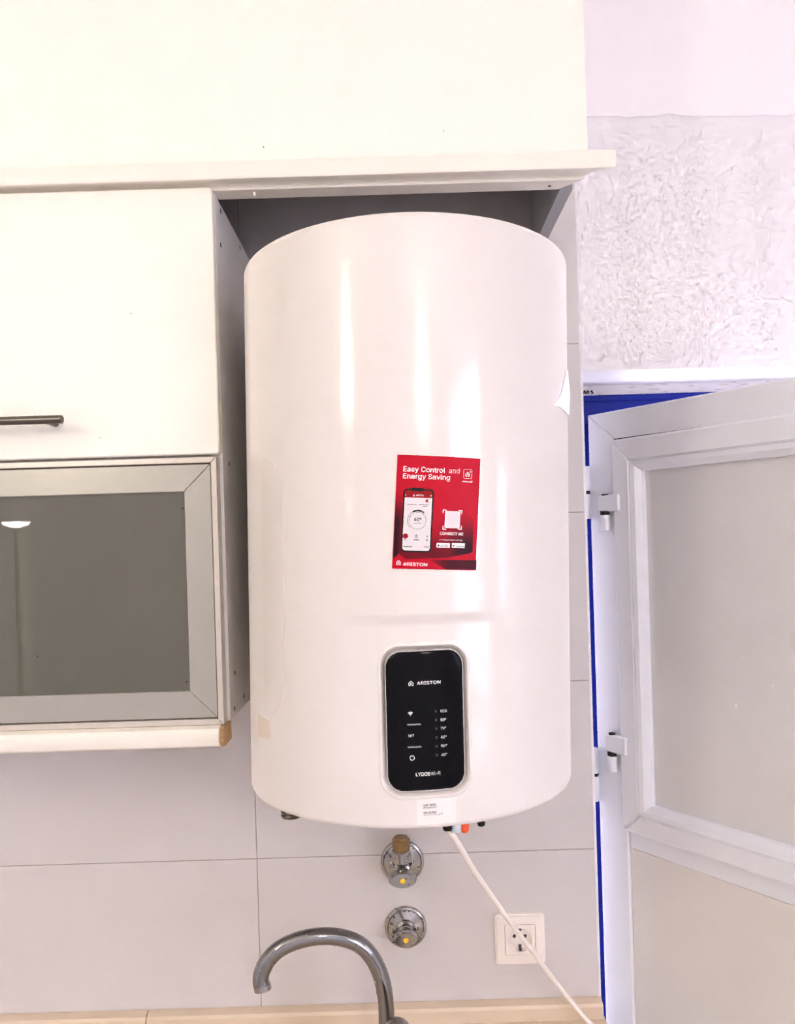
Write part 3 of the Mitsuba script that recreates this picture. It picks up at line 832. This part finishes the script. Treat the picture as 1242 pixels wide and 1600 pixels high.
bb, (q0, q1, r0, r1) = bead_bars()
for b in bb:
    add(f'{sa}__glazing_bead', b, 'm_pvc')
add(f'{sa}__infill', leaf(bx(q0 - .012, q1 + .012, -.028, -.0125, r0 - .012, r1 + .012)), 'm_pvcpanel', label='smooth pale grey infill pane')
for (s, z, r) in ((.27, -.28, .0018), (.33, -.24, .0011), (.285, -.20, .0009)):
    add(f'{sa}__infill__paint_speck', leaf(mv(place(trimesh.creation.icosphere(1, r), np.diag([1, .3, 2, 1])), s, -.0125, z)), 'm_white')


add(f'{sa}__gap_strip', leaf(trimesh.convex.convex_hull(np.array([(s_, t_, z_) for s_, e_ in ((.0600, .0026), (.30, .0002)) for t_ in (-.003, .0006) for z_ in (.1698, .1700 + e_)]))), 'm_black', label='black strip drawn in for the dark of the gap at the top of the sash')  # black strip gives the gap above the sash its darkness


def hinge(ztop, zbot):
    zs = zbot - ztop
    pl = bx(.030, .0755, .0035, .0150, zbot, ztop, .0022)
    add(f'{sa}__hinge_plate', leaf(pl), 'm_pvc')
    ba = tube([(.0425, .010, zbot - .006), (.0425, .010, zbot - .034)], .0088, 20)
    add(f'{sa}__hinge_barrel', leaf(ba), 'm_pvc', 30)
    pi_ = tube([(.0415, .010, zbot + .0005), (.0415, .010, zbot - .0065)], .0080, 16)
    add(f'{sa}__hinge_pin', leaf(cat(pi_, tube([(.0415, .008, ztop - .001), (.0415, .008, ztop + .0022)], .006, 16))), 'm_black', 30)


hinge(.0716, .0415)
hinge(-.3640, -.3965)
for z1 in (.128, -.397):
    for k, (za, zb) in enumerate(((z1, z1 - .046), (z1 - .052, z1 - .098))):
        add(f'{dr1}__leaf_hinge', mv(tube([(0, 0, za), (0, 0, zb)], .0075, 18), .3530, 1.432, 0), 'm_pvc', 30)
    add(f'{dr1}__leaf_hinge_pin', mv(tube([(0, 0, z1 - .0460), (0, 0, z1 - .052)], .0065, 14), .3530, 1.432, 0), 'm_black', 30)

# ------------------------------------------------------------------ lamps of the room
def pendant(x, y, zb, zt, rb, rt, label):
    k = numbered('pendant_lamp')
    tag(k, label, 'lamp')
    sh = lathe([(0, 0), (rb, 0), (rb, .004), (rt, zt - zb), (0, zt - zb)], 40)
    add(f'{k}__shade', mv(sh, x, y, zb), 'm_white', 30, emitter={'type': 'area', 'radiance': {'type': 'rgb', 'value': list(PENDANT)}})
    add(f'{k}__cord', tube([(x, y, zt), (x, y, ZC)], .003, 8), 'm_black', True)


pendant(-1.13, -.40, .425, .86, .12, .03, 'glowing cone pendant lamp hanging at the left behind the camera')
pendant(.42, -1.30, .425, .86, .15, .03, 'glowing cone pendant lamp hanging at the middle of the room')
fl_ = 'floor_lamp'
tag(fl_, 'slim floor lamp with a small glowing dish on a thin pole', 'lamp')
FX, FY, FZ = -1.50, -.85, .095
add(f'{fl_}__pole', tube([(FX, FY, ZF + .02), (FX, FY, FZ)], .009, 16), 'm_steel', True)
add(f'{fl_}__base', mv(lathe([(0, 0), (.14, 0), (.14, .015), (.02, .03), (0, .03)], 40), FX, FY, ZF), 'm_steel', 30)
add(f'{fl_}__shade', mv(lathe([(.012, 0), (.045, .012), (.052, .024), (.048, .022), (.012, .006), (.012, 0)], 40), FX, FY, FZ), 'm_white', 30,
    emitter={'type': 'area', 'radiance': {'type': 'rgb', 'value': [40.0, 35.0, 26.0]}})
add(f'{fl_}__bulb', mv(lathe([(0, .007), (.036, .007), (.036, .022), (0, .026)], 30), FX, FY, FZ + .002), 'm_white', 30, emitter={'type': 'area', 'radiance': {'type': 'rgb', 'value': list(UPLIGHT)}})
